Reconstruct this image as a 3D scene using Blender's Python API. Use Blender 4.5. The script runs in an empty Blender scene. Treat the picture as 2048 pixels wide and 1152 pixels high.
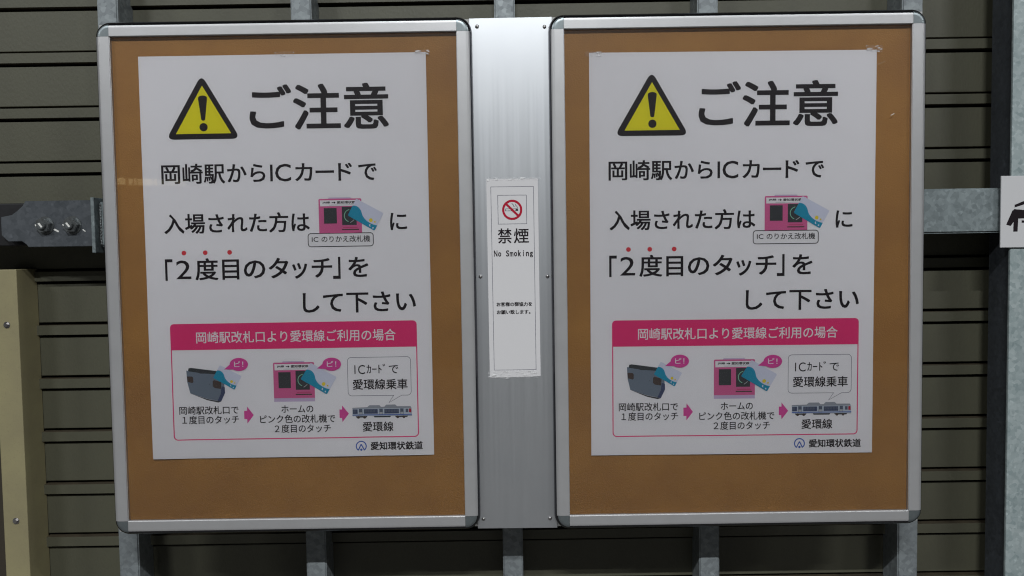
import bpy, bmesh, math, random
from mathutils import Vector, Matrix, noise
R = math.radians
random.seed(7)
sc = bpy.context.scene
C = sc.collection

# ------------------------------------------------------------------ camera
cd = bpy.data.cameras.new('camera'); cam = bpy.data.objects.new('camera', cd); C.objects.link(cam)
cd.sensor_width = 36; cd.lens = 18 / math.tan(R(32.5)); cd.clip_start = .05; cd.clip_end = 200
yaw, pitch, roll = -.00043, -.05005, -.0155
fwd = Vector((math.sin(yaw) * math.cos(pitch), math.cos(yaw) * math.cos(pitch), math.sin(pitch)))
r0 = Vector((math.cos(yaw), -math.sin(yaw), 0)); u0 = r0.cross(fwd)
rt = math.cos(roll) * r0 + math.sin(roll) * u0; up = -math.sin(roll) * r0 + math.cos(roll) * u0
m3 = Matrix((rt, up, -fwd)).transposed()
cam.matrix_world = Matrix.Translation((-.0006, -1.67182, -.00024)) @ m3.to_4x4()
sc.camera = cam

# ------------------------------------------------------------------ world and lamps (a roofed platform lit by a row of tube lamps)
w = bpy.data.worlds.new('World'); sc.world = w; w.use_nodes = True
bg = w.node_tree.nodes['Background']
bg.inputs['Color'].default_value = (.80, .90, 1.0, 1); bg.inputs['Strength'].default_value = .018
def tube(x, power, length=1.25):
    ld = bpy.data.lights.new('tube_lamp', 'AREA'); ld.shape = 'RECTANGLE'; ld.size = length; ld.size_y = .07
    ld.energy = power; ld.color = (.975, 1.0, 1.0)
    o = bpy.data.objects.new('tube_lamp', ld); C.objects.link(o)
    o.location = (x, -4.6, 3.4)      # hung under the canopy, shining straight down
for x, pw in ((0, 262), (-3.6, 146), (3.6, 146), (-7.2, 128), (7.2, 128)):
    tube(x, pw)
sc.view_settings.view_transform = 'Standard'; sc.view_settings.look = 'None'
sc.cycles.pixel_filter_type = 'BLACKMAN_HARRIS'; sc.cycles.filter_width = 1.15
sc.view_settings.exposure = 0; sc.view_settings.gamma = 1

# ------------------------------------------------------------------ materials
MATS = {}
def mat(name, col, rough=.6, metal=0., spec=.5, var=0., vscale=8., vcol=None, bump=0., bscale=60., stretch=(1, 1, 1), detail=5, coat=0., speck=None):
    """Principled material; var mixes a second colour in by noise, bump gives fine relief, speck adds dark flecks."""
    if name in MATS: return MATS[name]
    m = bpy.data.materials.new(name); m.use_nodes = True; MATS[name] = m
    nt = m.node_tree; n = nt.nodes; l = nt.links; p = n['Principled BSDF']
    p.inputs['Base Color'].default_value = (*col, 1); p.inputs['Roughness'].default_value = rough
    p.inputs['Metallic'].default_value = metal; p.inputs['Specular IOR Level'].default_value = spec
    p.inputs['Coat Weight'].default_value = coat; p.inputs['Coat Roughness'].default_value = .08
    if var or bump or speck:
        tc = n.new('ShaderNodeTexCoord'); mp = n.new('ShaderNodeMapping'); mp.inputs['Scale'].default_value = stretch
        l.new(tc.outputs['Object'], mp.inputs['Vector'])
    out = None
    if var:
        no = n.new('ShaderNodeTexNoise'); no.inputs['Scale'].default_value = vscale; no.inputs['Detail'].default_value = detail
        no.inputs['Roughness'].default_value = .62
        l.new(mp.outputs[0], no.inputs['Vector'])
        mr = n.new('ShaderNodeMapRange'); mr.inputs['From Min'].default_value = .3; mr.inputs['From Max'].default_value = .7
        mr.inputs['To Max'].default_value = var; l.new(no.outputs['Fac'], mr.inputs['Value'])
        mx = n.new('ShaderNodeMix'); mx.data_type = 'RGBA'; mx.inputs[6].default_value = (*col, 1)
        mx.inputs[7].default_value = (*(vcol or tuple(c * .5 for c in col)), 1)
        l.new(mr.outputs[0], mx.inputs[0]); out = mx.outputs[2]
    if speck:
        sz, amt, scol = speck
        no = n.new('ShaderNodeTexNoise'); no.inputs['Scale'].default_value = sz; no.inputs['Detail'].default_value = 2
        l.new(mp.outputs[0], no.inputs['Vector'])
        cr = n.new('ShaderNodeMapRange'); cr.inputs['From Min'].default_value = .62; cr.inputs['From Max'].default_value = .72
        cr.inputs['To Max'].default_value = amt; l.new(no.outputs['Fac'], cr.inputs['Value'])
        mx = n.new('ShaderNodeMix'); mx.data_type = 'RGBA'
        if out is None: mx.inputs[6].default_value = (*col, 1)
        else: l.new(out, mx.inputs[6])
        mx.inputs[7].default_value = (*scol, 1); l.new(cr.outputs[0], mx.inputs[0]); out = mx.outputs[2]
    if out is not None: l.new(out, p.inputs['Base Color'])
    if bump:
        nb = n.new('ShaderNodeTexNoise'); nb.inputs['Scale'].default_value = bscale; nb.inputs['Detail'].default_value = 4
        l.new(mp.outputs[0], nb.inputs['Vector'])
        b = n.new('ShaderNodeBump'); b.inputs['Strength'].default_value = bump; b.inputs['Distance'].default_value = .002
        l.new(nb.outputs['Fac'], b.inputs['Height']); l.new(b.outputs[0], p.inputs['Normal'])
    return m
def galv(name, c1, c2, rough=.5, metal=.35):
    """Galvanised steel: spangle cells over a cloudy zinc bloom, with pale scuffs."""
    m = bpy.data.materials.new(name); m.use_nodes = True; MATS[name] = m
    nt = m.node_tree; n = nt.nodes; l = nt.links; p = n['Principled BSDF']
    tc = n.new('ShaderNodeTexCoord')
    vo = n.new('ShaderNodeTexVoronoi'); vo.inputs['Scale'].default_value = 120; vo.inputs['Randomness'].default_value = 1
    no = n.new('ShaderNodeTexNoise'); no.inputs['Scale'].default_value = 14; no.inputs['Detail'].default_value = 9; no.inputs['Roughness'].default_value = .7
    ad = n.new('ShaderNodeMix'); ad.data_type = 'RGBA'; ad.inputs[0].default_value = .70
    l.new(tc.outputs['Object'], vo.inputs['Vector']); l.new(tc.outputs['Object'], no.inputs['Vector'])
    sx = n.new('ShaderNodeSeparateColor'); l.new(vo.outputs['Color'], sx.inputs[0])
    l.new(sx.outputs[0], ad.inputs[6]); l.new(no.outputs['Fac'], ad.inputs[7])
    cr = n.new('ShaderNodeValToRGB'); e = cr.color_ramp.elements
    e[0].position = .18; e[0].color = (*c1, 1); e[1].position = .82; e[1].color = (*c2, 1)
    l.new(ad.outputs[2], cr.inputs[0])
    n2 = n.new('ShaderNodeTexNoise'); n2.inputs['Scale'].default_value = 60; n2.inputs['Detail'].default_value = 6
    l.new(tc.outputs['Object'], n2.inputs['Vector'])
    mr = n.new('ShaderNodeMapRange'); mr.inputs['From Min'].default_value = .62; mr.inputs['From Max'].default_value = .74; mr.inputs['To Max'].default_value = .5
    l.new(n2.outputs['Fac'], mr.inputs['Value'])
    mx = n.new('ShaderNodeMix'); mx.data_type = 'RGBA'; l.new(mr.outputs[0], mx.inputs[0]); l.new(cr.outputs[0], mx.inputs[6])
    mx.inputs[7].default_value = (*(min(1, c * 1.5) for c in c2), 1)
    l.new(mx.outputs[2], p.inputs['Base Color'])
    p.inputs['Metallic'].default_value = metal
    rr = n.new('ShaderNodeMapRange'); rr.inputs['To Min'].default_value = rough - .12; rr.inputs['To Max'].default_value = rough + .15
    l.new(sx.outputs[1], rr.inputs['Value']); l.new(rr.outputs[0], p.inputs['Roughness'])
    b = n.new('ShaderNodeBump'); b.inputs['Strength'].default_value = .25; b.inputs['Distance'].default_value = .001
    l.new(no.outputs['Fac'], b.inputs['Height']); l.new(b.outputs[0], p.inputs['Normal'])
    return m
M_post = galv('galvanised_post', (.15, .165, .18), (.31, .345, .36))
M_beam = galv('galvanised_beam', (.105, .130, .138), (.285, .33, .345), .6, .2)
M_col = galv('galvanised_column', (.20, .26, .27), (.46, .52, .53), .6, .2)
M_plate = galv('dull_steel_plate', (.045, .053, .062), (.10, .11, .125), .6, .3)
M_darksteel = mat('dark_steel', (.018, .018, .021), .6, .3, var=.8, vscale=30)
M_bolt = mat('zinc_bolt', (.20, .22, .23), .42, .8, var=.7, vscale=120, vcol=(.06, .055, .05))
M_chalk = mat('paint_mark', (.75, .75, .72), .7)
M_siding = mat('olive_siding', (.096, .095, .064), .5, var=.85, vscale=7, vcol=(.070, .068, .049), bump=.25, bscale=250, stretch=(.8, 1, .45), speck=(420, .5, (.06, .06, .045)))
M_ledge = mat('siding_edge_dark', (.035, .028, .018), .8, var=.8, vscale=25, vcol=(.09, .07, .04))  # darker brown for the top and bottom faces of the strips
M_gap = mat('dark_gap', (.045, .037, .026), .9)
M_cream = mat('cream_steel', (.31, .278, .152), .5, var=.7, vscale=9, vcol=(.235, .205, .125), bump=.12, bscale=200, speck=(300, .35, (.2, .18, .1)))
M_screw = mat('screw_steel', (.35, .34, .34), .3, .9)
M_frame = mat('satin_aluminium', (.53, .53, .545), .40, .55, var=.4, vscale=22, vcol=(.44, .44, .45), bump=.08, bscale=500)
M_cap = mat('grey_corner_plastic', (.25, .285, .30), .34, .75, var=.5, vscale=90, vcol=(.17, .195, .21))
M_rim = mat('dark_frame_rim', (.13, .13, .145), .24, 1.0)
M_backing = mat('backing_board', (.45, .45, .44), .6)
M_cork = None
def cork():
    m = mat('cork_board', (.395, .190, .042), .75, var=.9, vscale=6, vcol=(.30, .138, .034), bump=.4, bscale=320, speck=(330, .55, (.17, .072, .02)), detail=8)
    return m
M_cork = cork()
M_paper = mat('poster_paper', (.80, .785, .81), .6, spec=.12, var=.35, vscale=3, vcol=(.75, .74, .775), bump=.9, bscale=4.5, detail=2)
M_paper2 = mat('notice_paper', (.655, .645, .665), .6, spec=.3, bump=.2, bscale=7)
INK = dict(black=(.014, .010, .013), pink=(.72, .038, .175), softpink=(.60, .115, .28), magenta=(.64, .065, .31), yellow=(.76, .69, .012), red=(.62, .045, .06),
           white=(.76, .75, .77), grey=(.15, .185, .235), darkgrey=(.045, .05, .055), slate=(.09, .11, .16), teal=(.015, .27, .42), cardwhite=(.60, .62, .74),
           sun=(.75, .58, .04), blue=(.045, .11, .42), green=(.22, .50, .36), lilac=(.52, .42, .60), paleblue=(.44, .50, .58), navy=(.055, .07, .14),
           brown=(.07, .05, .045), outline=(.09, .09, .13), crimson=(.42, .012, .035), lightgrey=(.40, .42, .44), steelgrey=(.28, .30, .34))
def ink(c): return mat('ink_' + c, INK[c], .6, spec=.12)
M_sign = mat('enamel_white', (.60, .60, .62), .35)
def streaked_metal():
    m = bpy.data.materials.new('brushed_aluminium'); m.use_nodes = True
    nt = m.node_tree; n = nt.nodes; l = nt.links; p = n['Principled BSDF']
    tc = n.new('ShaderNodeTexCoord'); mp = n.new('ShaderNodeMapping'); mp.inputs['Scale'].default_value = (1, 1, .012)
    no = n.new('ShaderNodeTexNoise'); no.inputs['Scale'].default_value = 190; no.inputs['Detail'].default_value = 5
    l.new(tc.outputs['Object'], mp.inputs[0]); l.new(mp.outputs[0], no.inputs['Vector'])
    cr = n.new('ShaderNodeMapRange'); cr.inputs['From Min'].default_value = .3; cr.inputs['From Max'].default_value = .7
    cr.inputs['To Min'].default_value = .395; cr.inputs['To Max'].default_value = .435
    l.new(no.outputs['Fac'], cr.inputs['Value']); l.new(cr.outputs[0], p.inputs['Roughness'])
    n2 = n.new('ShaderNodeTexNoise'); n2.inputs['Scale'].default_value = 9; n2.inputs['Detail'].default_value = 4
    l.new(tc.outputs['Object'], n2.inputs['Vector'])
    mx = n.new('ShaderNodeMix'); mx.data_type = 'RGBA'; mx.inputs[6].default_value = (.68, .70, .73, 1); mx.inputs[7].default_value = (.60, .62, .66, 1)
    l.new(n2.outputs['Fac'], mx.inputs[0]); l.new(mx.outputs[2], p.inputs['Base Color'])
    p.inputs['Metallic'].default_value = .94
    b = n.new('ShaderNodeBump'); b.inputs['Strength'].default_value = .018; b.inputs['Distance'].default_value = .001
    l.new(no.outputs['Fac'], b.inputs['Height']); l.new(b.outputs[0], p.inputs['Normal'])
    return m
M_alu = streaked_metal()
def clear(name, rough, gain, tint=(1, 1, 1), bump=0.):
    """Clear sheet: lets everything through but for the mirror image that a glossy plastic gives."""
    m = bpy.data.materials.new(name); m.use_nodes = True
    nt = m.node_tree; n = nt.nodes; l = nt.links; n.remove(n['Principled BSDF'])
    t = n.new('ShaderNodeBsdfTransparent'); t.inputs[0].default_value = (*tint, 1)
    g = n.new('ShaderNodeBsdfGlossy'); g.inputs['Roughness'].default_value = rough
    fr = n.new('ShaderNodeFresnel'); fr.inputs['IOR'].default_value = gain
    g2 = n.new('ShaderNodeBsdfGlossy'); g2.inputs['Roughness'].default_value = .42        # fine surface haze
    gm = n.new('ShaderNodeMixShader'); gm.inputs[0].default_value = .36; l.new(g.outputs[0], gm.inputs[1]); l.new(g2.outputs[0], gm.inputs[2])
    mx = n.new('ShaderNodeMixShader'); l.new(fr.outputs[0], mx.inputs[0]); l.new(t.outputs[0], mx.inputs[1]); l.new(gm.outputs[0], mx.inputs[2])
    if bump:
        tc = n.new('ShaderNodeTexCoord'); no = n.new('ShaderNodeTexNoise'); no.inputs['Scale'].default_value = 90
        l.new(tc.outputs['Object'], no.inputs['Vector'])
        b = n.new('ShaderNodeBump'); b.inputs['Strength'].default_value = bump; b.inputs['Distance'].default_value = .004
        l.new(no.outputs['Fac'], b.inputs['Height']); l.new(b.outputs[0], g.inputs['Normal']); l.new(b.outputs[0], fr.inputs['Normal'])
    l.new(mx.outputs[0], n['Material Output'].inputs[0])
    return m
M_pane = clear('clear_cover', .02, 1.45, (.985, .985, .99))
def tape_mat():
    """Clear tape: mostly see-through, with its glints painted in as white noise patches"""
    m = bpy.data.materials.new('clear_tape'); m.use_nodes = True
    nt = m.node_tree; n = nt.nodes; l = nt.links; p = n['Principled BSDF']
    p.inputs['Base Color'].default_value = (.85, .85, .86, 1); p.inputs['Roughness'].default_value = .2
    t = n.new('ShaderNodeBsdfTransparent'); tc = n.new('ShaderNodeTexCoord'); mp = n.new('ShaderNodeMapping'); mp.inputs['Scale'].default_value = (1, 1, 2.2)
    no = n.new('ShaderNodeTexNoise'); no.inputs['Scale'].default_value = 75; no.inputs['Detail'].default_value = 3
    l.new(tc.outputs['Object'], mp.inputs[0]); l.new(mp.outputs[0], no.inputs['Vector'])
    mr = n.new('ShaderNodeMapRange'); mr.inputs['From Min'].default_value = .54; mr.inputs['From Max'].default_value = .64
    mr.inputs['To Min'].default_value = .07; mr.inputs['To Max'].default_value = .7; l.new(no.outputs['Fac'], mr.inputs['Value'])
    b = n.new('ShaderNodeBump'); b.inputs['Strength'].default_value = .8; b.inputs['Distance'].default_value = .004
    l.new(no.outputs['Fac'], b.inputs['Height']); l.new(b.outputs[0], p.inputs['Normal'])
    mx = n.new('ShaderNodeMixShader'); l.new(mr.outputs[0], mx.inputs[0]); l.new(t.outputs[0], mx.inputs[1]); l.new(p.outputs[0], mx.inputs[2])
    l.new(mx.outputs[0], n['Material Output'].inputs[0])
    return m
M_tape = tape_mat()

# ------------------------------------------------------------------ helpers
def thing(name, label, cat, loc=(0, 0, 0), group=None):
    o = bpy.data.objects.new(name, None); C.objects.link(o); o.empty_display_size = .05
    o.location = loc; o['label'] = label; o['category'] = cat
    if group: o['group'] = group
    return o
def link(name, bm, mats, parent=None, smooth=False):
    me = bpy.data.meshes.new(name); bm.to_mesh(me); bm.free()
    for m in (mats if isinstance(mats, (list, tuple)) else [mats]): me.materials.append(m)
    if smooth:
        for p in me.polygons: p.use_smooth = True
    o = bpy.data.objects.new(name, me); C.objects.link(o); o.parent = parent
    return o
def tag(o, label, cat, group=None):
    o['label'] = label; o['category'] = cat
    if group: o['group'] = group
    return o
def share(src, name, parent, loc=None):
    o = bpy.data.objects.new(name, src.data); C.objects.link(o); o.parent = parent
    if loc is not None: o.location = loc
    return o
def box(bm, x0, x1, y0, y1, z0, z1, bev=0., mi=0):
    vs = [bm.verts.new(p) for p in ((x0, y0, z0), (x1, y0, z0), (x1, y1, z0), (x0, y1, z0), (x0, y0, z1), (x1, y0, z1), (x1, y1, z1), (x0, y1, z1))]
    fs = [bm.faces.new([vs[i] for i in f]) for f in ((0, 1, 5, 4), (1, 2, 6, 5), (2, 3, 7, 6), (3, 0, 4, 7), (4, 5, 6, 7), (3, 2, 1, 0))]
    for f in fs: f.material_index = mi
    if bev:
        es = list({e for f in fs for e in f.edges})
        bmesh.ops.bevel(bm, geom=es, offset=bev, segments=2, affect='EDGES', profile=.5)
    return fs
def prism(bm, pts, y0, y1, mi=0, bev=0.):
    """pts in (x, z); front at y0, back at y1"""
    a = [bm.verts.new((x, y0, z)) for x, z in pts]; b = [bm.verts.new((x, y1, z)) for x, z in pts]
    f = bm.faces.new(a); g = bm.faces.new(b[::-1]); fs = [f, g]
    for i in range(len(pts)):
        j = (i + 1) % len(pts); fs.append(bm.faces.new((a[j], a[i], b[i], b[j])))
    for q in fs: q.material_index = mi
    bmesh.ops.recalc_face_normals(bm, faces=fs)
    if bev: bmesh.ops.bevel(bm, geom=list(f.edges), offset=bev, segments=2, affect='EDGES')
def disc(cx, cz, r, n=32, ph=0.):
    return [(cx + r * math.cos(ph + 2 * math.pi * i / n), cz + r * math.sin(ph + 2 * math.pi * i / n)) for i in range(n)]
def dome(bm, cx, y, cz, r, h, seg=16, rings=4):
    """a low round head standing out of the plane at y, towards -y"""
    prev = None
    for k in range(rings + 1):
        a = k / rings * math.pi / 2
        if k == rings: ring = [bm.verts.new((cx, y - h, cz))]
        else: ring = [bm.verts.new((cx + r * math.cos(a) * math.cos(t), y - h * math.sin(a), cz + r * math.cos(a) * math.sin(t))) for t in (2 * math.pi * i / seg for i in range(seg))]
        if prev:
            for i in range(seg):
                j = (i + 1) % seg
                if len(ring) == 1: bm.faces.new((prev[i], prev[j], ring[0]))
                else: bm.faces.new((prev[i], prev[j], ring[j], ring[i]))
        prev = ring
    bmesh.ops.recalc_face_normals(bm, faces=bm.faces[:])

# ------------------------------------------------------------------ platform floor (below the picture; throws light back up)
bm = bmesh.new(); box(bm, -12, 12, -8.0, .6, -1.60, -1.45)
fl = link('platform_floor', bm, mat('pale_concrete', (.11, .105, .10), .8, var=.5, vscale=2, bump=.3, bscale=30)); fl['kind'] = 'structure'; fl['label'] = 'pale concrete platform floor'
# ------------------------------------------------------------------ siding wall
YS = .225
wall = thing('siding_wall', 'olive beige metal siding wall with paired dark horizontal grooves behind the steel posts', 'wall')
WX0, WX1 = -2.1, 2.1
bm = bmesh.new(); box(bm, WX0, WX1, YS + .03, YS + .05, -1.6, 1.5); link('backing_sheet', bm, M_gap, wall)
P = .12666; H2 = .0112; G = .0064
def panel_mesh(x0, x1):
    bm = bmesh.new(); h = P - 2 * H2 - 2 * G
    box(bm, x0, x1, 0, .03, -h / 2, h / 2, .0012); return bm
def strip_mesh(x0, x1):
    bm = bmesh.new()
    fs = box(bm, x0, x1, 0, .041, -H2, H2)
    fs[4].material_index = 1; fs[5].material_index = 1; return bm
p0 = s0 = q0 = t0 = None
for k in range(-6, 17):
    zc = -.6842 + P * k
    xs = -1.1225 if zc < -.06 else WX0          # below the beam the siding starts at the cream cover
    low = zc < -.06; zp = zc + P / 2; lowp = zp < -.04
    if low:
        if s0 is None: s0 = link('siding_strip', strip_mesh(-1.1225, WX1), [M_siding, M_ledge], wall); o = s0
        else: o = share(s0, 'siding_strip', wall)
    else:
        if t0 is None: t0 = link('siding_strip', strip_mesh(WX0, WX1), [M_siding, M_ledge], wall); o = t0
        else: o = share(t0, 'siding_strip', wall)
    o.location = (0, YS - .011, zc)
    if lowp:
        if p0 is None: p0 = link('siding_panel', panel_mesh(-1.1225, WX1), M_siding, wall); o = p0
        else: o = share(p0, 'siding_panel', wall)
    else:
        if q0 is None: q0 = link('siding_panel', panel_mesh(WX0, WX1), M_siding, wall); o = q0
        else: o = share(q0, 'siding_panel', wall)
    o.location = (0, YS, zp)

# ------------------------------------------------------------------ five galvanised posts
posts = [(-.918, -.872, 'galvanised steel post at the left end of the left board'),
         (-.485, -.441, 'galvanised steel post behind the middle of the left board'),
         (-.0322, .0150, 'galvanised steel post behind the bare aluminium sheet'),
         (.4218, .4680, 'galvanised steel post behind the middle of the right board'),
         (.8795, .9255, 'galvanised steel post at the right end of the right board')]
first = None
for i, (x0, x1, lab) in enumerate(posts):
    t = thing('steel_post', lab, 'post', ((x0 + x1) / 2, .15, -1.6), 'upright steel posts behind the boards')
    if first is None:
        bm = bmesh.new(); hw = .0230
        # lipped channel section, 75 deep, open to the left
        sec = [(-hw, 0), (hw, 0), (hw, .0735), (-hw, .0735), (-hw, .060), (-hw + .0026, .060), (-hw + .0026, .0709), (hw - .0026, .0709), (hw - .0026, .0026), (-hw + .0026, .0026), (-hw + .0026, .0135), (-hw, .0135)]
        a = [bm.verts.new((x, y, 0)) for x, y in sec]; b = [bm.verts.new((x, y, 3.0)) for x, y in sec]
        n_ = len(sec)
        for j in range(n_):
            k = (j + 1) % n_; bm.faces.new((a[j], a[k], b[k], b[j]))
        bm.faces.new(a); bm.faces.new(b)
        bmesh.ops.recalc_face_normals(bm, faces=bm.faces[:])
        es = [e for e in bm.edges if abs(e.verts[0].co.z - e.verts[1].co.z) > 1 and abs(abs(e.verts[0].co.x) - hw) < 1e-4 and e.verts[0].co.y in (0,) ]
        bmesh.ops.bevel(bm, geom=es, offset=.003, segments=3, affect='EDGES')
        first = link('channel_bar', bm, M_post, t); o = first
    else:
        o = share(first, 'channel_bar', t)
    o.location = (0, 0, 0)
    if x0 > .2: o.scale = (-1, 1, 1)           # open side towards the right
    o['label'] = 'galvanised lipped channel bar'
# ------------------------------------------------------------------ horizontal beam and its end at the left
beam = thing('steel_beam', 'mottled galvanised horizontal beam running behind both boards to the column', 'beam', (0, 0, 0))
bm = bmesh.new()
z0, z1, yf, yb, th = .0165, .1145, .100, .1495, .004
sec = [(yf, z0), (yf, z1), (yb, z1), (yb, z1 - th), (yf + th, z1 - th), (yf + th, z0 + th), (yb, z0 + th), (yb, z0)]
a = [bm.verts.new((-.9045, y, z)) for y, z in sec]; b = [bm.verts.new((1.0905, y, z)) for y, z in sec]
for j in range(8):
    k = (j + 1) % 8; bm.faces.new((a[j], a[k], b[k], b[j]))
bm.faces.new(a); bm.faces.new(b); bmesh.ops.recalc_face_normals(bm, faces=bm.faces[:])
bmesh.ops.bevel(bm, geom=[e for e in bm.edges if abs(e.verts[0].co.x - e.verts[1].co.x) > 1 and e.verts[0].co.y == e.verts[1].co.y and abs(e.verts[0].co.y - yf) < 1e-6], offset=.004, segments=3, affect='EDGES')
link('beam_channel', bm, M_beam, beam)
bm = bmesh.new()
for i in range(26):                              # a ragged bead of weld down the beam's left end
    z = .022 + i * .0034; dome(bm, -.9035 + random.uniform(-.0006, .0006), .101, z, .0034 + random.uniform(0, .001), .003, 8, 2)
link('weld_bead', bm, M_bolt, beam, True)

br = thing('splice_bracket', 'dark dull steel bracket plate with two bolts left of the boards', 'bracket')
bm = bmesh.new()
pl = [(-1.0642, .1182), (-.922, .1182), (-.9205, .113), (-.9205, .0175), (-1.0615, .0177), (-1.0645, .0225), (-1.0695, .0265), (-1.0751, .0308), (-1.1043, .0304), (-1.112, .0375), (-1.1190, .0442), (-1.1190, .084), (-1.0947, .0883), (-1.081, .0985), (-1.070, .108)]
prism(bm, pl, .095, .101, bev=.0008); link('bracket_plate', bm, M_plate, br)
bm = bmesh.new(); box(bm, -.9165, -.9085, .0845, .1495, .0025, .1235, .0015); link('end_plate', bm, M_beam, br)
bm = bmesh.new(); box(bm, -1.95, -.93, .112, .1495, .0205, .1150, .003)
link('rear_beam', bm, M_darksteel, br)  # near-black colour puts the shade behind the plate's notches into the beam
for bx, bz, a0 in ((-1.0225, .0640, .25), (-.9625, .0640, .05)):
    bm = bmesh.new(); prism(bm, disc(0, 0, .0200, 32), -.0018, 0, bev=.0006)
    bo = link('bolt', bm, M_bolt, br); bo.location = (bx, .0948, bz)
    bm = bmesh.new(); prism(bm, disc(0, 0, .0172, 6, a0), -.0125, -.0019, bev=.0014)
    nu = link('nut', bm, M_bolt, bo)
    bm = bmesh.new(); prism(bm, disc(0, 0, .0090, 20), -.0185, -.0126, bev=.001)
    for q in range(2): prism(bm, disc(0, 0, .0094, 20), -.0146 - q * .0018, -.0140 - q * .0018)
    link('threaded_end', bm, M_bolt, bo)
    bm = bmesh.new()
    def slab(pts, y): bm.faces.new([bm.verts.new((x, y, z)) for x, z in pts])
    def dash(cx, cz, L, W, ang, y):
        c, s = math.cos(ang), math.sin(ang)
        slab([(cx + c * u - s * v, cz + s * u + c * v) for u, v in ((-L, -W), (-L * .8, W), (L, W * .8), (L * .85, -W))], y)
    dash(0, .0005, .0062, .0021, R(-52), -.0190)
    link('paint_mark', bm, M_chalk, bo); bm = bmesh.new()
    if bx < -1: dash(.0242, -.0108, .0062, .0020, R(-28), -.00012 - 0.0)
    else: dash(.0250, -.0118, .0040, .0012, R(-40), -.00012)
    link('paint_mark', bm, M_chalk, bo); bm = bmesh.new()
    dash(-.0135, .0005, .0022, .0012, R(-70), -.0128)
    link('paint_mark', bm, M_chalk, bo)

# ------------------------------------------------------------------ column and cream cover
col = thing('steel_column', 'broad pale galvanised column at the right edge', 'column')
bm = bmesh.new(); box(bm, 1.0912, 1.2612, .090, .098, -1.6, 1.4, .002); link('front_flange', bm, M_col, col)
bm = bmesh.new(); box(bm, 1.0960, 1.2560, .0982, .176, -1.6, 1.4); link('web', bm, galv('dark_web', (.035, .04, .048), (.075, .085, .10), .6, .2), col)  # web in much darker tones than the front flange
cov = thing('cream_cover', 'cream painted steel cover strip with two screws at the lower left', 'cover')
bm = bmesh.new(); box(bm, -1.1770, -1.1215, .145, .2245, -1.6, -.0320, .0015); link('cover_channel', bm, M_cream, cov)
for zz in (-.1575, -.609):
    bm = bmesh.new(); prism(bm, disc(0, 0, .0075, 20), -.0012, 0, bev=.0004)
    s = link('screw', bm, M_screw, cov); s.location = (-1.1482, .1449, zz)
    bm = bmesh.new(); prism(bm, disc(0, 0, .0052, 6, .3), -.0052, -.0012, bev=.0006); link('screw_head', bm, M_screw, s)

# ------------------------------------------------------------------ seat sign on the column
sg = thing('seat_sign', 'square white sign with a black seated figure fixed to the column', 'sign', (1.0660, .0845, .1390))
bm = bmesh.new(); box(bm, 0, .1570, 0, .0035, -.1555, 0, .0008); link('sign_plate', bm, M_sign, sg)
def flat(name, polys, mt, parent, y):
    bm = bmesh.new()
    for pts in polys: bm.faces.new([bm.verts.new((x, y, z)) for x, z in pts])
    for f in bm.faces:
        f.normal_update()
        if f.normal.y > 0: f.normal_flip()
    return link(name, bm, mt, parent)
wx = lambda L: [(x / 1000 - 1.0660, z / 1000 - .1390) for x, z in L]
flat('seated_figure', [wx([(1095.6, 76.1), (1115.0, 83.9), (1128, 92), (1150, 108), (1156, 98), (1134, 82), (1115.1, 76.4), (1095.7, 70.4)]),
     wx([(1094.8, 66.9), (1115.3, 64.8), (1150, 66), (1160, 100), (1176, 100), (1172, 46.9), (1104.1, 46.2), (1102.8, 17.9), (1093.4, 18.0), (1093.8, 39.2), (1087.9, 30.3), (1077.8, 33.1), (1090.4, 62.5)]),
     [(x / 1000 - 1.0660, z / 1000 - .1390) for x, z in disc(1166, 114, 9, 24)]], ink('black'), sg, -.0002)
flat('bench_mark', [wx([(1111.4, 42.1), (1185, 42.1), (1185, 37), (1111.4, 37)]), wx([(1150, 36.8), (1157, 36.8), (1157, 18), (1150, 18)])], ink('black'), sg, -.0002)

# ------------------------------------------------------------------ aluminium sheet between the boards
pt = thing('aluminium_sheet', 'tall bare aluminium sheet screwed between the two cork boards', 'metal sheet', (0, .022, 0))
bm = bmesh.new(); prism(bm, [(-.0822, -.5998), (.0878, -.6008), (.0896, .4770), (-.0816, .4762)], 0, .0018, bev=.0004)
link('sheet', bm, M_alu, pt)
s0 = None
for x, z in ((-.0656, .4596), (.0745, .4570), (-.0674, -.0598), (.0739, -.0615), (-.0700, -.5790), (.0724, -.5800)):
    if s0 is None:
        bm = bmesh.new(); dome(bm, 0, 0, 0, .0040, .0032, 20, 5); s0 = link('screw', bm, M_screw, pt, True); s = s0
    else: s = share(s0, 'screw', pt)
    s.location = (x, -.0002, z)

# ------------------------------------------------------------------ notice boards
T = .031
PROF = [(0, .0240), (0, .0125), (.0008, .0090), (.0024, .0060), (.0044, .0036), (.0068, .0018), (.0094, .0006), (.0118, .0001), (.0135, 0), (.0302, 0), (.0310, .0006), (.0310, .0030), (.0318, .0032), (.0318, .0040), (.0310, .0042), (.0310, .0121)]
def rail(bm, o, along, inward, L):
    o = Vector(o); al = Vector(along); iw = Vector(inward)
    prev = None
    for s, d in PROF:
        p = o + iw * s + Vector((0, d, 0)); cur = (bm.verts.new(p), bm.verts.new(p + al * L))
        if prev: bm.faces.new((prev[0], prev[1], cur[1], cur[0]))
        prev = cur
    bmesh.ops.recalc_face_normals(bm, faces=bm.faces[:])
    f = max(bm.faces, key=lambda q: q.calc_area())
    f.normal_update()
    if f.normal.y > 0: bmesh.ops.reverse_faces(bm, faces=bm.faces[:])
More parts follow.
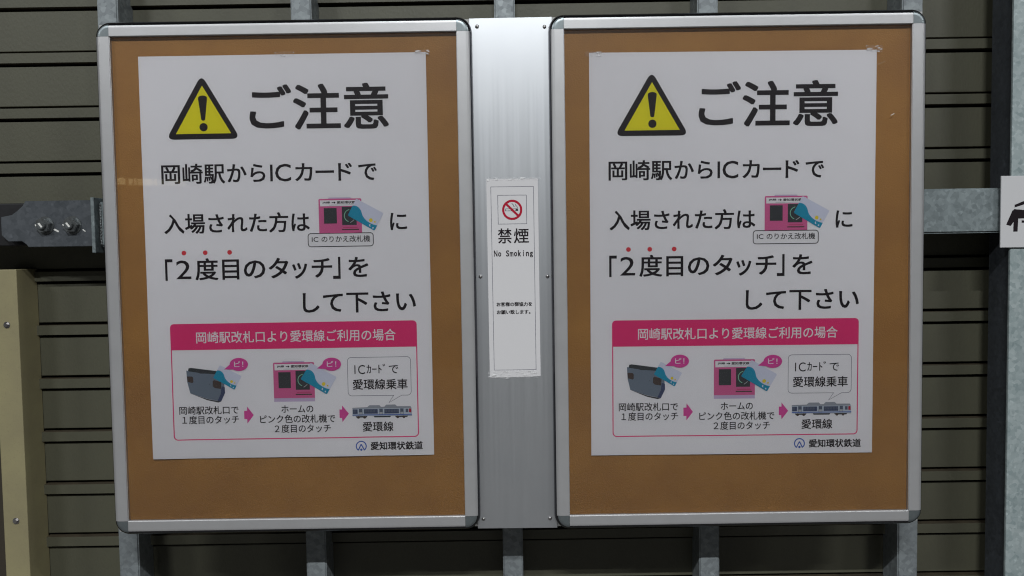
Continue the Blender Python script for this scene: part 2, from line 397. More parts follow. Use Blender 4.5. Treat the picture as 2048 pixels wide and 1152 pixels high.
def cap(bm, c, sx, sz, n=14):
    prev = None
    for i in range(n + 1):
        a = i / n * math.pi / 2; dx, dz = sx * math.cos(a), sz * math.sin(a)
        ring = []
        for s, d in PROF[:10]:
            r = T - s if s < .03 else 0.0
            ring.append(bm.verts.new((c[0] + dx * r, d + .0003, c[1] + dz * r)))
        if prev:
            for j in range(len(ring) - 1): 
                try: bm.faces.new((prev[j], prev[j + 1], ring[j + 1], ring[j]))
                except ValueError: pass
        prev = ring
    bmesh.ops.remove_doubles(bm, verts=bm.verts[:], dist=1e-6)
    bmesh.ops.recalc_face_normals(bm, faces=bm.faces[:])
    fc = max(bm.faces, key=lambda q: abs(q.normal.y) * q.calc_area())
    if fc.normal.y > 0: bmesh.ops.reverse_faces(bm, faces=bm.faces[:])
def rim(bm, o, iw):
    lim = .0100 if abs(iw[2]) > .5 else .0048  # dark colour painted further over horizontal bevels, which would otherwise look lit
    for f in bm.faces:
        if (f.calc_center_median() - Vector(o)).dot(Vector(iw)) < lim: f.material_index = 1
def rim2(bm):
    for f in bm.faces:
        if f.calc_center_median().y > .0022: f.material_index = 1
def board(x0, x1, zb, zt, label):
    cx, cz = (x0 + x1) / 2, (zb + zt) / 2; hw, hh = (x1 - x0) / 2, (zt - zb) / 2
    t = thing('notice_board', label, 'notice board', (cx, 0, cz), 'aluminium framed cork notice boards')
    bm = bmesh.new(); box(bm, -hw + .001, hw - .001, .0242, .0275, -hh + .001, hh - .001); link('backing_panel', bm, M_backing, t)
    g = .0004
    for o, al, iw, L in (((-hw + T + g, 0, hh), (1, 0, 0), (0, 0, -1), 2 * hw - 2 * T - 2 * g), ((-hw + T + g, 0, -hh), (1, 0, 0), (0, 0, 1), 2 * hw - 2 * T - 2 * g),
                         ((-hw, 0, -hh + T + g), (0, 0, 1), (1, 0, 0), 2 * hh - 2 * T - 2 * g), ((hw, 0, -hh + T + g), (0, 0, 1), (-1, 0, 0), 2 * hh - 2 * T - 2 * g)):
        bm = bmesh.new(); rail(bm, o, al, iw, L); rim(bm, o, iw); link('frame_rail', bm, [M_frame, M_rim], t)
    for sx in (-1, 1):
        for sz in (-1, 1):
            bm = bmesh.new(); cap(bm, (sx * (hw - T), sz * (hh - T)), sx, sz); rim2(bm); link('corner_cap', bm, [M_cap, M_rim], t, False)
    bm = bmesh.new(); box(bm, -hw + .02, hw - .02, .0122, .0238, -hh + .02, hh - .02); link('cork_panel', bm, M_cork, t)
    bm = bmesh.new(); box(bm, -hw + T + .0006, hw - T - .0006, .0046, .0056, -hh + T + .0006, hh - T - .0006); link('cover_pane', bm, M_pane, t)
    return t
board(-.8518, -.0762, -.5965, .4765, 'aluminium framed cork board with the faint yellow reflection, left of the bare metal sheet')
rb = board(.0820, .8608, -.5990, .4775, 'aluminium framed cork board between the bare metal sheet and the right edge column')

bm = bmesh.new(); cx, cz = .7903 - .4714, .2628 + .06075      # a lamp glint painted on the cover as a white sliver, and a fine scratch
prism(bm, [(cx - .0040, cz - .0016), (cx - .0030, cz - .0024), (cx + .0040, cz + .0012), (cx + .0034, cz + .0024)], .0040, .0045); link('painted_glint', bm, M_chalk, rb)
bm = bmesh.new(); prism(bm, [(.284, .424), (.3035, .4322), (.3037, .4327), (.284, .4247)], .0043, .00455); link('scratch', bm, mat('scratch_grey', (.33, .27, .2), .4), rb)
# ------------------------------------------------------------------ lettering
_ref = {}
def glyphs(s):
    cu = bpy.data.curves.new('lettering', 'FONT'); cu.body = s; cu.size = 1; cu.resolution_u = 3
    ob = bpy.data.objects.new('lettering', cu); C.objects.link(ob)
    dg = bpy.context.evaluated_depsgraph_get(); dg.update()
    me = bpy.data.meshes.new_from_object(ob.evaluated_get(dg))
    vs = [(v.co.x, v.co.y) for v in me.vertices]; fs = [tuple(p.vertices) for p in me.polygons]
    bpy.data.objects.remove(ob); bpy.data.curves.remove(cu); bpy.data.meshes.remove(me)
    return vs, fs
def ref():
    if not _ref:
        vs, _ = glyphs('国'); ys = [v[1] for v in vs]; _ref['c'] = (min(ys) + max(ys)) / 2; _ref['h'] = (max(ys) - min(ys)) * 1.03
    return _ref['c'], _ref['h']
class Pic:
    """Flat print of one poster element, in sheet millimetres from the top left corner, each layer 0.15 mm nearer the viewer."""
    def __init__(s): s.v = []; s.f = []; s.m = []; s.mats = []
    def mi(s, c):
        if c not in s.mats: s.mats.append(c)
        return s.mats.index(c)
    def poly(s, pts, c, lay=1):
        b = len(s.v); s.v += [(x, y, lay) for x, y in pts]; s.f.append(tuple(range(b, b + len(pts)))); s.m.append(s.mi(c)); return s
    def ring(s, outer, inner, c, lay=1):
        n = len(outer); b = len(s.v); s.v += [(x, y, lay) for x, y in outer] + [(x, y, lay) for x, y in inner]
        for i in range(n):
            j = (i + 1) % n; s.f.append((b + i, b + j, b + n + j, b + n + i)); s.m.append(s.mi(c))
        return s
    def _put(s, vs, fs, X, Y, c, lay, bold):
        """glyph outlines; weight comes from overprinting the same glyphs a hair to each side"""
        k = [(0, 0)] if bold <= 0 else [(0, 0)] + [(bold * a, bold * b * .8) for a, b in ((-1, -1), (0, -1), (1, -1), (1, 0), (1, 1), (0, 1), (-1, 1), (-1, 0))]
        for j, (dx, dy) in enumerate(k):
            n = len(s.v); s.v += [(X(x + dx), Y(y + dy), lay + j * .05) for x, y in vs]
            for f in fs: s.f.append(tuple(i + n for i in f)); s.m.append(s.mi(c))
        return s
    def text(s, t, x0, x1, yc, h, c='black', lay=2, bold=.016):
        """kanji of height h centred on yc, squeezed between x0 and x1"""
        vs, fs = glyphs(t); rc, rh = ref(); k = h / (rh + 2 * bold)
        a = min(v[0] for v in vs) - bold; b = max(v[0] for v in vs) + bold; kx = (x1 - x0) / (b - a)
        return s._put(vs, fs, lambda x: x0 + (x - a) * kx, lambda y: yc - (y - rc) * k, c, lay, bold)
    def fit(s, t, x0, x1, y0, y1, c='black', lay=2, bold=.016):
        """glyphs squeezed into the box exactly"""
        vs, fs = glyphs(t)
        a = min(v[0] for v in vs) - bold; b = max(v[0] for v in vs) + bold; p = min(v[1] for v in vs) - bold; q = max(v[1] for v in vs) + bold
        return s._put(vs, fs, lambda x: x0 + (x - a) / (b - a) * (x1 - x0), lambda y: y1 - (y - p) / (q - p) * (y1 - y0), c, lay, bold)
    def build(s, name, parent, W, Hh, cell=30., wave=None, dy=.00015):
        bm = bmesh.new(); vs = [bm.verts.new((x - W / 2, lay, Hh / 2 - y)) for x, y, lay in s.v]
        for f, m in zip(s.f, s.m):
            try: q = bm.faces.new([vs[i] for i in f]); q.material_index = m
            except ValueError: pass
        for ax in (0, 2):
            cs = [v.co[ax] for v in bm.verts]
            if not cs: continue
            n0 = math.floor(min(cs) / cell); n1 = math.ceil(max(cs) / cell)
            if max(cs) - min(cs) > cell * .6:
                for i in range(n0, n1 + 1):
                    co = [0, 0, 0]; no = [0, 0, 0]; co[ax] = i * cell; no[ax] = 1
                    bmesh.ops.bisect_plane(bm, geom=bm.verts[:] + bm.edges[:] + bm.faces[:], plane_co=co, plane_no=no, dist=1e-5)
        for f in bm.faces:
            f.normal_update()
            if f.normal.y > 0: f.normal_flip()
        for v in bm.verts:
            x, lay, z = v.co
            v.co = (x / 1000, -lay * dy + (bilin(wave, x, z, cell) if wave else 0), z / 1000)
        return link(name, bm, [ink(c) if isinstance(c, str) else c for c in s.mats], parent)
def bilin(wave, x, z, cell):
    fx, fz = x / cell, z / cell; i, j = math.floor(fx), math.floor(fz); u, v = fx - i, fz - j
    g = lambda a, b: wave(a * cell, b * cell)
    return (g(i, j) * (1 - u) * (1 - v) + g(i + 1, j) * u * (1 - v) + g(i, j + 1) * (1 - u) * v + g(i + 1, j + 1) * u * v) / 1000
def rrect(x0, x1, y0, y1, r, n=6, corners=(1, 1, 1, 1)):
    """rounded rectangle, y down; corners tl tr br bl"""
    pts = []
    for (cx, cy, a0), on in zip(((x0 + r, y0 + r, 180), (x1 - r, y0 + r, 270), (x1 - r, y1 - r, 0), (x0 + r, y1 - r, 90)), corners):
        for i in range(n + 1):
            if on: a = R(a0 + 90 * i / n); pts.append((cx + r * math.cos(a), cy + r * math.sin(a)))
            else: pts.append((x0 if cx < (x0 + x1) / 2 else x1, y0 if cy < (y0 + y1) / 2 else y1)); break
    return pts
def line(pts, wd):
    """thin closed outline: outer and inner loops offset along vertex normals"""
    n = len(pts); out = []; inn = []
    ar = sum(pts[i][0] * pts[(i + 1) % n][1] - pts[(i + 1) % n][0] * pts[i][1] for i in range(n))
    sg_ = 1 if ar > 0 else -1
    for i in range(n):
        p, q, r = Vector(pts[i - 1]), Vector(pts[i]), Vector(pts[(i + 1) % n])
        a = (q - p).normalized(); b = (r - q).normalized(); t = (a + b)
        if t.length < 1e-6: t = a
        t.normalize(); nn = Vector((t.y, -t.x)) * sg_; k = wd / 2 / max(.35, math.cos(a.angle(t, 0)))
        out.append(tuple(q + nn * k)); inn.append(tuple(q - nn * k))
    return out, inn
def stroke(pts, wd):
    """open polyline as a thick band polygon"""
    L = []; Rr = []
    for i, p in enumerate(pts):
        a = Vector(pts[max(0, i - 1)]); b = Vector(pts[min(len(pts) - 1, i + 1)]); d = (b - a).normalized(); nn = Vector((-d.y, d.x)) * wd / 2
        L.append(tuple(Vector(p) + nn)); Rr.append(tuple(Vector(p) - nn))
    return L + Rr[::-1]
def ell(cx, cy, rx, ry, n=40): return [(cx + rx * math.cos(2 * math.pi * i / n), cy + ry * math.sin(2 * math.pi * i / n)) for i in range(n)]
def bez(p0, p1, p2, p3, n=8):
    return [tuple((1 - t) ** 3 * a + 3 * (1 - t) ** 2 * t * b + 3 * (1 - t) * t * t * c + t ** 3 * d for a, b, c, d in zip(p0, p1, p2, p3)) for t in (i / n for i in range(n + 1))]

def card(pic, tl, tr, brr, bl, lay=4):
    """travel card: pale sky over a teal wave, a small sun and pale birds"""
    def q(u, v): return tuple(tl[k] * (1 - u) * (1 - v) + tr[k] * u * (1 - v) + brr[k] * u * v + bl[k] * (1 - u) * v for k in (0, 1))
    pic.poly([q(*p) for p in rrect(0, 1, 0, 1, .05, 3)], 'cardwhite', lay)
    top = bez((0, .42), (.10, .30), (.24, .30), (.36, .50)) + bez((.36, .50), (.46, .72), (.70, .86), (1, .70))[1:]
    pic.poly([q(*p) for p in [(0, .42)] + top[1:] + [(1, .96), (.97, 1), (.03, 1), (0, .97)]], 'teal', lay + 1)
    pic.poly([q(.74 + .060 * math.cos(a), .62 + .095 * math.sin(a)) for a in (2 * math.pi * i / 16 for i in range(16))], 'sun', lay + 2)
    pic.poly([q(.88 + .030 * math.cos(a), .60 + .045 * math.sin(a)) for a in (2 * math.pi * i / 12 for i in range(12))], 'sun', lay + 2)
    pic.poly([q(x, y) for x, y in ((.76, .84), (.785, .80), (.80, .88), (.83, .90), (.80, .93), (.77, .91))], 'cardwhite', lay + 3)
    pic.poly([q(x, y) for x, y in ((.89, .88), (.925, .86), (.94, .94), (.90, .95))], 'cardwhite', lay + 3)
def gate(pic, x0, x1, y0, y1, foot=None, small=1.):
    """pink transfer gate reader seen from the front"""
    X = lambda u: x0 + u * (x1 - x0); Y = lambda v: y0 + v * (y1 - y0)
    pic.poly([(X(.16), Y(.0)), (X(.20), Y(-.06)), (X(.32), Y(-.11)), (X(.62), Y(-.11)), (X(.76), Y(-.06)), (X(.80), Y(0))], 'white', 1)
    pic.poly([(X(.22), Y(.0)), (X(.24), Y(-.035)), (X(.74), Y(-.035)), (X(.77), Y(0))], 'lilac', 2)
    if foot: pic.poly([(x0, y1), (x1, y1), (x1, foot), (x0, foot)], 'lilac', 1)
    pic.poly(rrect(x0, x1, y0, y1, 2.6, 4, (1, 1, 0, 0)), 'softpink', 2)
    pic.poly([(X(.035), Y(.045)), (X(.97), Y(.045)), (X(.97), Y(.215)), (X(.035), Y(.215))], 'white', 3)
    pic.fit('JR線', X(.09), X(.27), Y(.075), Y(.145), lay=4, bold=.02)
    pic.poly([(X(.31), Y(.105)), (X(.36), Y(.105)), (X(.36), Y(.075)), (X(.40), Y(.115)), (X(.36), Y(.150)), (X(.36), Y(.125)), (X(.31), Y(.125))], 'black', 4)
    pic.fit('愛知環状鉄道', X(.43), X(.95), Y(.072), Y(.148), lay=4, bold=.025)
    pic.poly([(X(.25), Y(.178)), (X(.80), Y(.178)), (X(.80), Y(.190)), (X(.25), Y(.190))], 'lightgrey', 4)
    pic.poly([(X(.12), Y(.27)), (X(.42), Y(.27)), (X(.42), Y(.72)), (X(.12), Y(.72))], 'darkgrey', 3)
    pic.poly([(X(.54), Y(.235)), (X(.88), Y(.235)), (X(.88), Y(.77)), (X(.54), Y(.77))], 'darkgrey', 3)
    cx, cy = X(.74), Y(.50); r = (x1 - x0) * .145
    pic.poly(stroke([(cx + r * math.cos(a) * 1.0, cy + r * math.sin(a)) for a in (R(110 + 150 * i / 12) for i in range(13))], 1.5), 'green', 4)
    pic.poly(stroke([(X(.73), Y(.70)), (X(.78), Y(.66)), (X(.82), Y(.62))], 1.2), 'lightgrey', 4)
    pic.poly([(X(.53), Y(.885)), (X(.93), Y(.885)), (X(.93), Y(.915)), (X(.53), Y(.915))], 'brown', 4)
    pic.poly([(X(.56), Y(.835)), (X(.90), Y(.835)), (X(.90), Y(.845)), (X(.56), Y(.845))], 'crimson', 4)
def bubble(pic, cx, cy, rx, ry, tip):
    e = ell(cx, cy, rx, ry, 48)
    tx = Vector(tip) - Vector((cx, cy)); a0 = math.atan2(tx.y / ry, tx.x / rx)
    pts = [(cx + rx * math.cos(a), cy + ry * math.sin(a)) for a in (a0 + .42 + (2 * math.pi - .84) * i / 44 for i in range(45))] + [tip]
    pic.poly(pts, 'magenta', 8)
    pic.text('ピ！', cx - rx * .52, cx + rx * .50, cy - .2, 13.0, 'white', 9, .008)

W_, H_ = 594., 841.
def make_poster(px, pz, ang, label, wave):
    t = thing('caution_poster', label, 'poster', (px, .0098, pz), 'white caution posters under the covers of the boards'); t.rotation_euler = (0, -ang, 0)
    B = lambda pic, name, par=t: pic.build(name, par, W_, H_, wave=wave)
    p = Pic(); p.poly([(0, 0), (W_, 0), (W_, H_), (0, H_)], M_paper, 0); B(p, 'paper')
    p = Pic()
    def rtri(cx, top, bl, br_, by, r):      # rounded triangle
        P3 = [(cx, top), (br_, by), (bl, by)]; out = []
        for i in range(3):
            a, b, c = Vector(P3[i - 1]), Vector(P3[i]), Vector(P3[(i + 1) % 3])
            d1 = (a - b).normalized(); d2 = (c - b).normalized()
            for k in bez(tuple(b + d1 * r), tuple(b + d1 * r * .35), tuple(b + d2 * r * .35), tuple(b + d2 * r), 6): out.append(k)
        return out
    p.poly(rtri(129.4, 38.5, 52.0, 206.2, 171.4, 17.5), 'black', 1); wt = B(p, 'warning_triangle')
    p = Pic(); p.poly([(130.0, 61.2), (187.3, 159.8), (72.8, 160.0)], 'yellow', 2); B(p, 'yellow_field', wt)
    p = Pic(); ex = [(130.3 - 9.2, 89)] + bez((121.3, 86), (122.5, 80), (138.5, 80), (139.7, 86), 8) + [(139.5, 90), (134.6, 130)] + bez((134.4, 131), (133.6, 134), (127.2, 134), (126.4, 131), 6)
    p.poly(ex, 'black', 3); p.poly(ell(130.6, 146.6, 8.5, 8.5), 'black', 3); B(p, 'exclamation_mark', wt)
    p = Pic(); p.text('ご注意', 226.3, 514.6, 110.9, 93.0, bold=.017); B(p, 'headline')
    yc = 243.3; h = 41.
    p = Pic(); p.text('岡崎駅', 39.2, 171.4, yc, h); p.text('から', 176.3, 255.5, yc, h); p.fit('I', 265.6, 270.9, 225.6, 260.6); p.fit('C', 276.0, 308.9, 224.6, 261.2, bold=.008)
    p.text('カ', 317.5, 353.5, yc, h); p.text('ー', 359.8, 398.3, yc, h); p.text('ド', 406.9, 435.8, yc, h); p.text('で', 448.8, 487.2, yc, h); B(p, 'text_line')
    p = Pic(); p.text('入場された方は', 40.9, 344.7, 346.6, h); B(p, 'text_line')
    p = Pic(); p.text('に', 512.3, 547.7, 348.0, h); B(p, 'text_line')
    yc = 442.2; h = 45.
    p = Pic(); p.fit('「', 39.6, 55.5, 418.7, 464.2); p.fit('2', 62.6, 94.0, 421.8, 460.9, bold=.002); p.text('度目', 102.7, 194.5, yc, h); p.text('の', 204.1, 249.1, yc, h); p.text('タ', 256.3, 297.5, yc, h)
    p.text('ッ', 305.5, 336.9, yc, h); p.text('チ', 346.3, 389.3, yc, h); p.fit('」', 390.5, 406.5, 419.2, 465.6); B(p, 'text_line'); p = Pic(); p.text('を', 422.8, 464.7, yc, h); B(p, 'text_line')
    p = Pic(); p.text('して下さい', 325.5, 562.5, 515.2, 45.); B(p, 'text_line')
    for cx in (80.0, 124.5, 175.5):
        p = Pic(); p.poly(ell(cx, 406.5, 4.9, 4.9, 24), 'red', 1); B(p, 'emphasis_dot')
    # reader picture in the second line
    p = Pic(); gate(p, 364.3, 453.6, 298.4, 370.0); card(p, (443.0, 299.0), (499.4, 330.0), (479.5, 366.4), (424.4, 333.5), 5); B(p, 'reader_picture')
    p = Pic(); rr = rrect(340.6, 476.5, 370.2, 397.6, 6); p.poly(rr, 'white', 1); p.ring(*line(rr, 1.6), 'black', 2)
    p.text('IC', 348.2, 362.0, 382.3, 12.6, lay=3, bold=.008); p.text('のりかえ改札機', 368.6, 470.0, 382.4, 13.2, lay=3, bold=.008); B(p, 'caption_box')
    # the boxed case at the foot
    p = Pic(); p.ring(*line(rrect(46.2, 562.0, 556.2, 801.0, 8), 2.2), 'pink', 1); cb = B(p, 'case_box')
    p = Pic(); p.poly(rrect(45.2, 563.0, 555.2, 610.4, 8, 6, (1, 1, 0, 0)), 'pink', 2); p.text('岡崎駅改札口より愛環線ご利用の場合', 99.5, 518.5, 584.9, 24.0, 'white', 3, .010); B(p, 'case_header', cb)
    p = Pic()
    p.poly([(81.1, 648.8), (86.2, 648.0), (139.6, 655.4), (146, 664), (107.5, 663.0), (78.9, 656.2)], 'darkgrey', 1)
    p.poly([(76.0, 653.2), (82, 655.5), (100, 658.5), (106, 660.5), (115, 660.5), (136.8, 662.3), (150.3, 672.2), (155.1, 683.3), (155.9, 700.7), (147.5, 720.0), (120, 714.5), (82.9, 702.1), (77.4, 678.8)], 'grey', 2)
    p.poly([(149.5, 688), (156, 690), (156.2, 702), (147.5, 720.3), (140, 718.8), (147, 704)], 'navy', 3)
    p.poly([(84, 702.6), (120, 715.0), (147.5, 720.5), (141, 722.5), (118, 717.0)], 'darkgrey', 1)
    p.poly([(76.8, 665.9), (87.6, 666.3), (90.0, 668.5), (90.4, 678.0), (88, 680.3), (78.2, 677.6)], 'brown', 3); p.poly([(131.1, 676.6), (134, 674.6), (148.9, 679.0), (148.2, 693.6), (135, 691.6), (130.7, 687.5)], 'brown', 3)
    p.poly(ell(124, 683, .9, .9, 8), 'darkgrey', 3)
    card(p, (147.2, 642.9), (192.1, 667.0), (176.3, 695.8), (132.4, 669.6), 5)
    bubble(p, 187.3, 642.2, 19.2, 13.8, (155.8, 652.4)); B(p, 'reader_picture', cb)
    p = Pic(); p.text('岡崎駅改札口で', 58.6, 183.4, 739.0, 17.3, bold=.011); p.text('１度目のタッチ', 64.0, 183.7, 759.2, 17.3, bold=.011); B(p, 'caption', cb)
    p = Pic(); p.poly([(194.9, 741.0), (201.3, 741.1), (201.5, 732.0), (215.1, 750.2), (201.2, 768.2), (201.0, 758.9), (194.9, 758.8)], 'magenta', 1); B(p, 'arrow', cb)
    p = Pic(); gate(p, 259.0, 345.6, 639.8, 715.4, 723.0); card(p, (338.3, 641.2), (392.4, 672.0), (370.8, 708.4), (316.0, 675.4), 5)
    bubble(p, 382.8, 644.7, 19.6, 13.9, (351.6, 653.4)); B(p, 'reader_picture', cb)
    p = Pic(); p.text('ホームの', 273.7, 341.4, 738.9, 17.3, bold=.011); p.text('ピンク色の改札機で', 228.2, 387.1, 760.0, 17.3, bold=.011); p.text('２度目のタッチ', 258.5, 377.4, 780.6, 17.3, bold=.011); B(p, 'caption', cb)
    p = Pic(); p.poly([(396.4, 741.0), (401.9, 741.1), (401.9, 732.3), (416.1, 750.2), (402.3, 768.0), (401.4, 759.2), (396.4, 759.2)], 'magenta', 1); B(p, 'arrow', cb)
    # speech bubble
    p = Pic(); rr = rrect(415.6, 548.6, 631.4, 712.8, 8)
    i = 21; # insert the tail along the bottom edge (between br and bl corners)
    rr = rr[:21] + [(528.5, 712.8), (501.1, 728.2), (511.5, 712.8)] + rr[21:]
    p.ring(*line(rr, .9), 'outline', 1)
    p.fit('I', 430.0, 432.2, 648.0, 666.6, bold=.0); p.fit('C', 437.6, 452.2, 647.6, 667.0, bold=0); p.text('ｶｰﾄﾞ', 455.5, 495.0, 656.8, 20.5, bold=.006); p.text('で', 502.6, 522.5, 657.2, 20.5, bold=.006)
    p.text('愛環線乗車', 425.7, 541.3, 689.3, 21.8, bold=.014); B(p, 'speech_bubble', cb)
    # railcar
    p = Pic(); x0, x1 = 423.6, 548.8
    p.poly([(x0, 738.2), (455, 737.4), (459.8, 733.2), (481, 733.2), (484, 737.0), (491, 736.8), (495, 732.4), (514, 732.2), (518, 736.0), (546.4, 736.2), (548.9, 741), (549.3, 757), (x0, 756)], 'steelgrey', 1)
    p.poly([(x0, 740.2), (548.9, 740.2), (549.2, 756.0), (x0, 756.0)], 'paleblue', 2)
    for a, b in ((424.4, 434.6), (447.8, 477.0), (491, 521.8)):
        p.poly([(a, 741.5), (b, 741.5), (b, 751.2), (a, 751.2)], 'navy', 3)
        k = a + 1.4
        while k + 5.2 < b:
            p.poly([(k, 742.6), (k + 4.6, 742.6), (k + 4.6, 748.2), (k, 748.2)], 'slate', 4); k += 6.0
    for a, b in ((437.2, 444.6), (480.4, 487.8), (524.6, 531.6)):
        p.poly([(a, 740.8), (b, 740.8), (b, 754.6), (a, 754.6)], 'slate', 3); p.poly([(a + .6, 748), (b - .6, 748), (b - .6, 754), (a + .6, 754)], 'lightgrey', 4)
    p.poly([(x0, 752.8), (549.2, 752.8), (549.2, 754.4), (x0, 754.4)], 'blue', 5)
    p.poly([(536, 741.6), (541.5, 741.6), (541.5, 749), (536, 749)], 'slate', 3); p.poly([(543, 741.2), (547.6, 741.2), (548, 749.6), (543, 749.2)], 'crimson', 3)
    for a, b in ((430, 455), (468, 505), (513, 541)): p.poly([(a, 756.2), (b, 756.2), (b - 2, 759.2), (a + 2, 759.2)], 'darkgrey', 2)
    for a in (436, 449, 519, 532): p.poly(ell(a, 758.6, 3.2, 2.9, 14), 'brown', 3)
    B(p, 'railcar_picture', cb)
    p = Pic(); p.text('愛環線', 444.4, 509.4, 779.2, 20.6, bold=.014); B(p, 'caption', cb)
    # company mark: open ring, chevron and dot
    p = Pic(); cx, cy = 440.4, 820.2
    p.poly(stroke([(cx + 10.4 * math.cos(a), cy + 10.4 * math.sin(a)) for a in (R(128 + 284 * i / 36) for i in range(37))], 2.3), 'blue', 1)
    p.poly(stroke([(cx - 6.6, cy + 8.8), (cx - .0, cy - 4.2)], 2.3), 'blue', 2); p.poly(stroke([(cx + 6.6, cy + 8.8), (cx + 0, cy - 4.2)], 2.3), 'blue', 3)
    p.poly(ell(cx, cy + 7.4, 2.5, 2.5, 16), 'blue', 1); B(p, 'company_mark')
    p = Pic(); p.text('愛知環状鉄道', 460.2, 570.4, 820.5, 17.4, bold=.024); B(p, 'company_name')
    return t
def tape(parent, cx, cz, sx, sz, y, amp, seed, name='clear_tape'):
    bm = bmesh.new(); n, m_ = 26, 7; g = []
    for i in range(n + 1):
        row = []
        for j in range(m_ + 1):
            x = cx + (i / n - .5) * sx; z = cz + (j / m_ - .5) * sz
            if j == 0: z += (noise.noise(Vector((i * .45, seed, 0)))) * sz * .28
            q = noise.noise(Vector((i * .35 + seed * 3, j * .6, seed))) * amp
            row.append(bm.verts.new((x, y - abs(q), z)))
        g.append(row)
    for i in range(n):
        for j in range(m_): bm.faces.new((g[i][j], g[i + 1][j], g[i + 1][j + 1], g[i][j + 1]))
    return link(name, bm, M_tape, parent, True)
def wave_l(x, z):
    k = max(0, min(1, (-z + 100) / 520))
    return -abs(.25 + 1.1 * k * math.sin(x / 62 + .6) + .7 * k * math.sin(x / 31 + z / 190) + .5 * math.sin(z / 95 + x / 210)) * 1.25
def wave_r(x, z):
    k = max(0, min(1, (-z + 60) / 500))
    return -abs(.2 + .9 * k * math.sin(x / 88 + 2.2) + .5 * math.sin(z / 120 - x / 170)) * 1.2
pl_ = make_poster(-.46874, -.0147, .00054, 'white caution poster with a yellow warning triangle under the left board\'s cover, taped flush to its sheet', wave_l)
pr_ = make_poster(.46007, -.02274, -.00486, 'white caution poster in the board next to the right edge column', wave_r)
pl_['label'] = 'white caution poster with a yellow warning triangle in the left of the two boards'
pr_['label'] = 'white caution poster with a yellow warning triangle in the right of the two boards'
HS, HT = W_ / 2000, H_ / 2000
tape(pl_, .289, HT - .001, .032, .010, -.0024, .0016, 1.3); tape(pl_, .006, HT, .040, .010, -.0024, .0008, 2.6)
tape(pr_, -HS + .010, HT - .003, .036, .009, -.0024, .0016, 4.1); tape(pr_, HS - .006, HT + .002, .034, .013, -.0024, .0018, 5.7)

# ------------------------------------------------------------------ no-smoking notice
ns = thing('no_smoking_notice', 'narrow white no smoking notice taped to the bare aluminium sheet', 'notice', (.0023, .0213, .1442))
OX, OZ = 2.3, 144.2
def Q(x, z): return (x - OX, OZ - z)
def BN(pic, name, par=ns): return pic.build(name, par, 0, 0, cell=40., dy=.00012)
p = Pic(); p.poly([Q(-51.8, 144.2), Q(56.4, 144.0), Q(56.6, -272.8), Q(20, -274.2), Q(-20, -274.6), Q(-51.2, -274.6)], M_paper2, 0); BN(p, 'paper')
p = Pic(); p.ring(*line([Q(-42.6, 127.7), Q(46.9, 127.5), Q(47.1, -258.9), Q(-41.6, -258.8)], .9), 'outline', 1); BN(p, 'border_line')
p = Pic(); p.ring(*line([Q(-28.4, 110.0), Q(31.7, 109.7), Q(31.8, 49.8), Q(-28.1, 49.7)], 1.0), 'outline', 1); pb = BN(p, 'pictogram_box')
p = Pic(); cx, cy = Q(1.6, 79.2)
p.ring(ell(cx, cy, 21.2, 21.2, 48), ell(cx, cy, 16.6, 16.6, 48), 'crimson', 3)
p.poly(stroke([(cx - 12.6, cy - 12.6), (cx + 12.6, cy + 12.6)], 4.6), 'crimson', 4)
p.ring(*line([(cx - 14.2, cy - 2.2), (cx + 11.8, cy - 2.2), (cx + 11.8, cy + 2.0), (cx - 14.2, cy + 2.0)], 1.0), 'darkgrey', 1)
p.poly([(cx + 7.2, cy - 2.2), (cx + 12.2, cy - 2.2), (cx + 12.2, cy + 2.2), (cx + 7.2, cy + 2.2)], 'darkgrey', 2)
p.poly(stroke(bez((cx + 11, cy - 3.5), (cx + 11, cy - 9), (cx + 7, cy - 7), (cx + 7, cy - 12), 8), 1.1), 'darkgrey', 1)
p.poly(stroke(bez((cx + 7, cy - 6.2), (cx + 1, cy - 5), (cx + 5, cy - 11), (cx - 1, cy - 13.4), 8), 1.1), 'darkgrey', 1)
BN(p, 'no_smoking_pictogram', pb)
p = Pic()
a = Q(-29.2, 24.1); b = Q(35.8, 24.0); p.text('禁', a[0], a[0] + 29.0, a[1], 31.0, bold=.012); p.text('煙', a[0] + 33.6, b[0], a[1], 31.0, bold=.012); BN(p, 'headline')
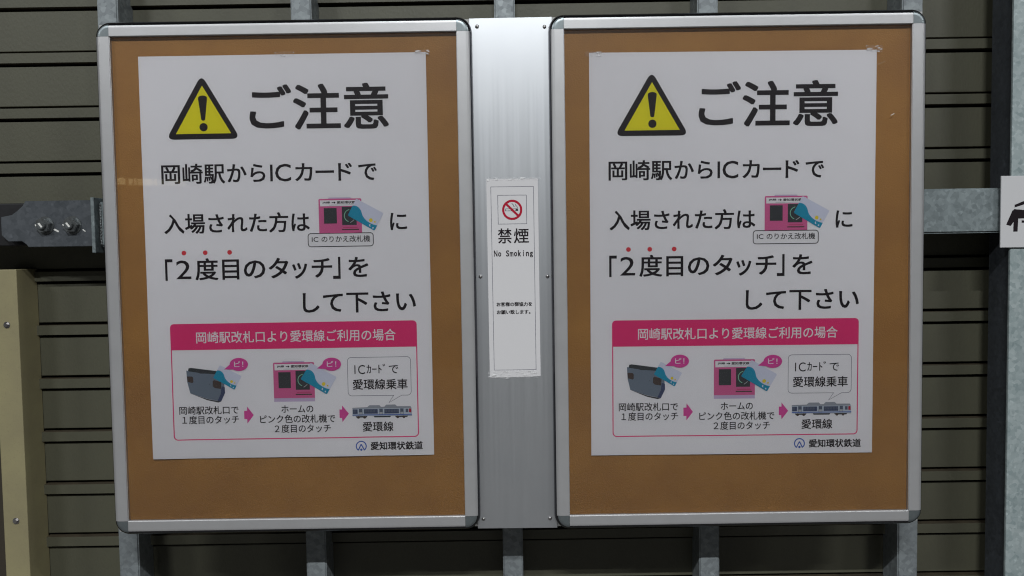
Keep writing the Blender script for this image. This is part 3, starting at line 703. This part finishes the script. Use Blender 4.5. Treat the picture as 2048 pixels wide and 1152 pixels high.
p = Pic(); x = Q(-38.2, 0)[0]; pit = 8.35; yb = Q(0, -18.6)[1]; 
for i, ch in enumerate('No Smoking'):
    if ch == ' ': continue
    wd = dict(m=7.4, i=1.7, N=7.0).get(ch, 6.3); hh = 13.2 if ch in 'NSk' else (9.4 if ch not in 'ig' else 13.0)
    xx = x + i * pit + (7.4 - wd) / 2
    y1 = yb + (2.4 if ch == 'g' else 0); y0 = y1 - (11.6 if ch == 'g' else hh)
    p.fit(ch, xx, xx + wd, y0, y1, bold=.022)
BN(p, 'text_line')
p = Pic(); p.text('お客様の御協力を', Q(-34.4, 0)[0], Q(40.8, 0)[0], Q(0, -119.5)[1], 9.0, bold=.028); BN(p, 'text_line')
p = Pic(); p.text('お願い致します。', Q(-34.1, 0)[0], Q(36.8, 0)[0], Q(0, -136.0)[1], 9.0, bold=.028); BN(p, 'text_line')
tape(ns, -.0045, -.4125, .104, .0155, -.0012, .0030, 9.2); tape(ns, .0025, -.0005, .114, .0060, -.0012, .0006, 8.4)

# ------------------------------------------------------------------ lit windows across the tracks, mirrored in the left cover pane
lw = thing('lit_window_row', 'row of yellow lit windows seen only as a faint reflection in the left cork board', 'windows', (-5.20, -9.0, 1.0))
M_lit = bpy.data.materials.new('lit_window'); M_lit.use_nodes = True
pn = M_lit.node_tree.nodes['Principled BSDF']; pn.inputs['Emission Color'].default_value = (1, .74, .26, 1); pn.inputs['Emission Strength'].default_value = 2.0
bm = bmesh.new(); box(bm, -.03, 1.62, -.06, -.01, -.30, .05); link('window_wall', bm, M_darksteel, lw)
xx = 0.
M_dim = M_lit.copy(); M_dim.name = 'dim_window'; M_dim.node_tree.nodes['Principled BSDF'].inputs['Emission Strength'].default_value = .6
for i, wd in enumerate((.12, .07, .05, .09, .12, .06, .12, .14, .12)):
    bm = bmesh.new(); box(bm, xx, xx + wd - .018, -.008, .0, -.085 - xx * .05, -xx * .05); link('window_pane', bm, M_lit if i < 6 else M_dim, lw); xx += wd + (.03 if i == 0 else 0)
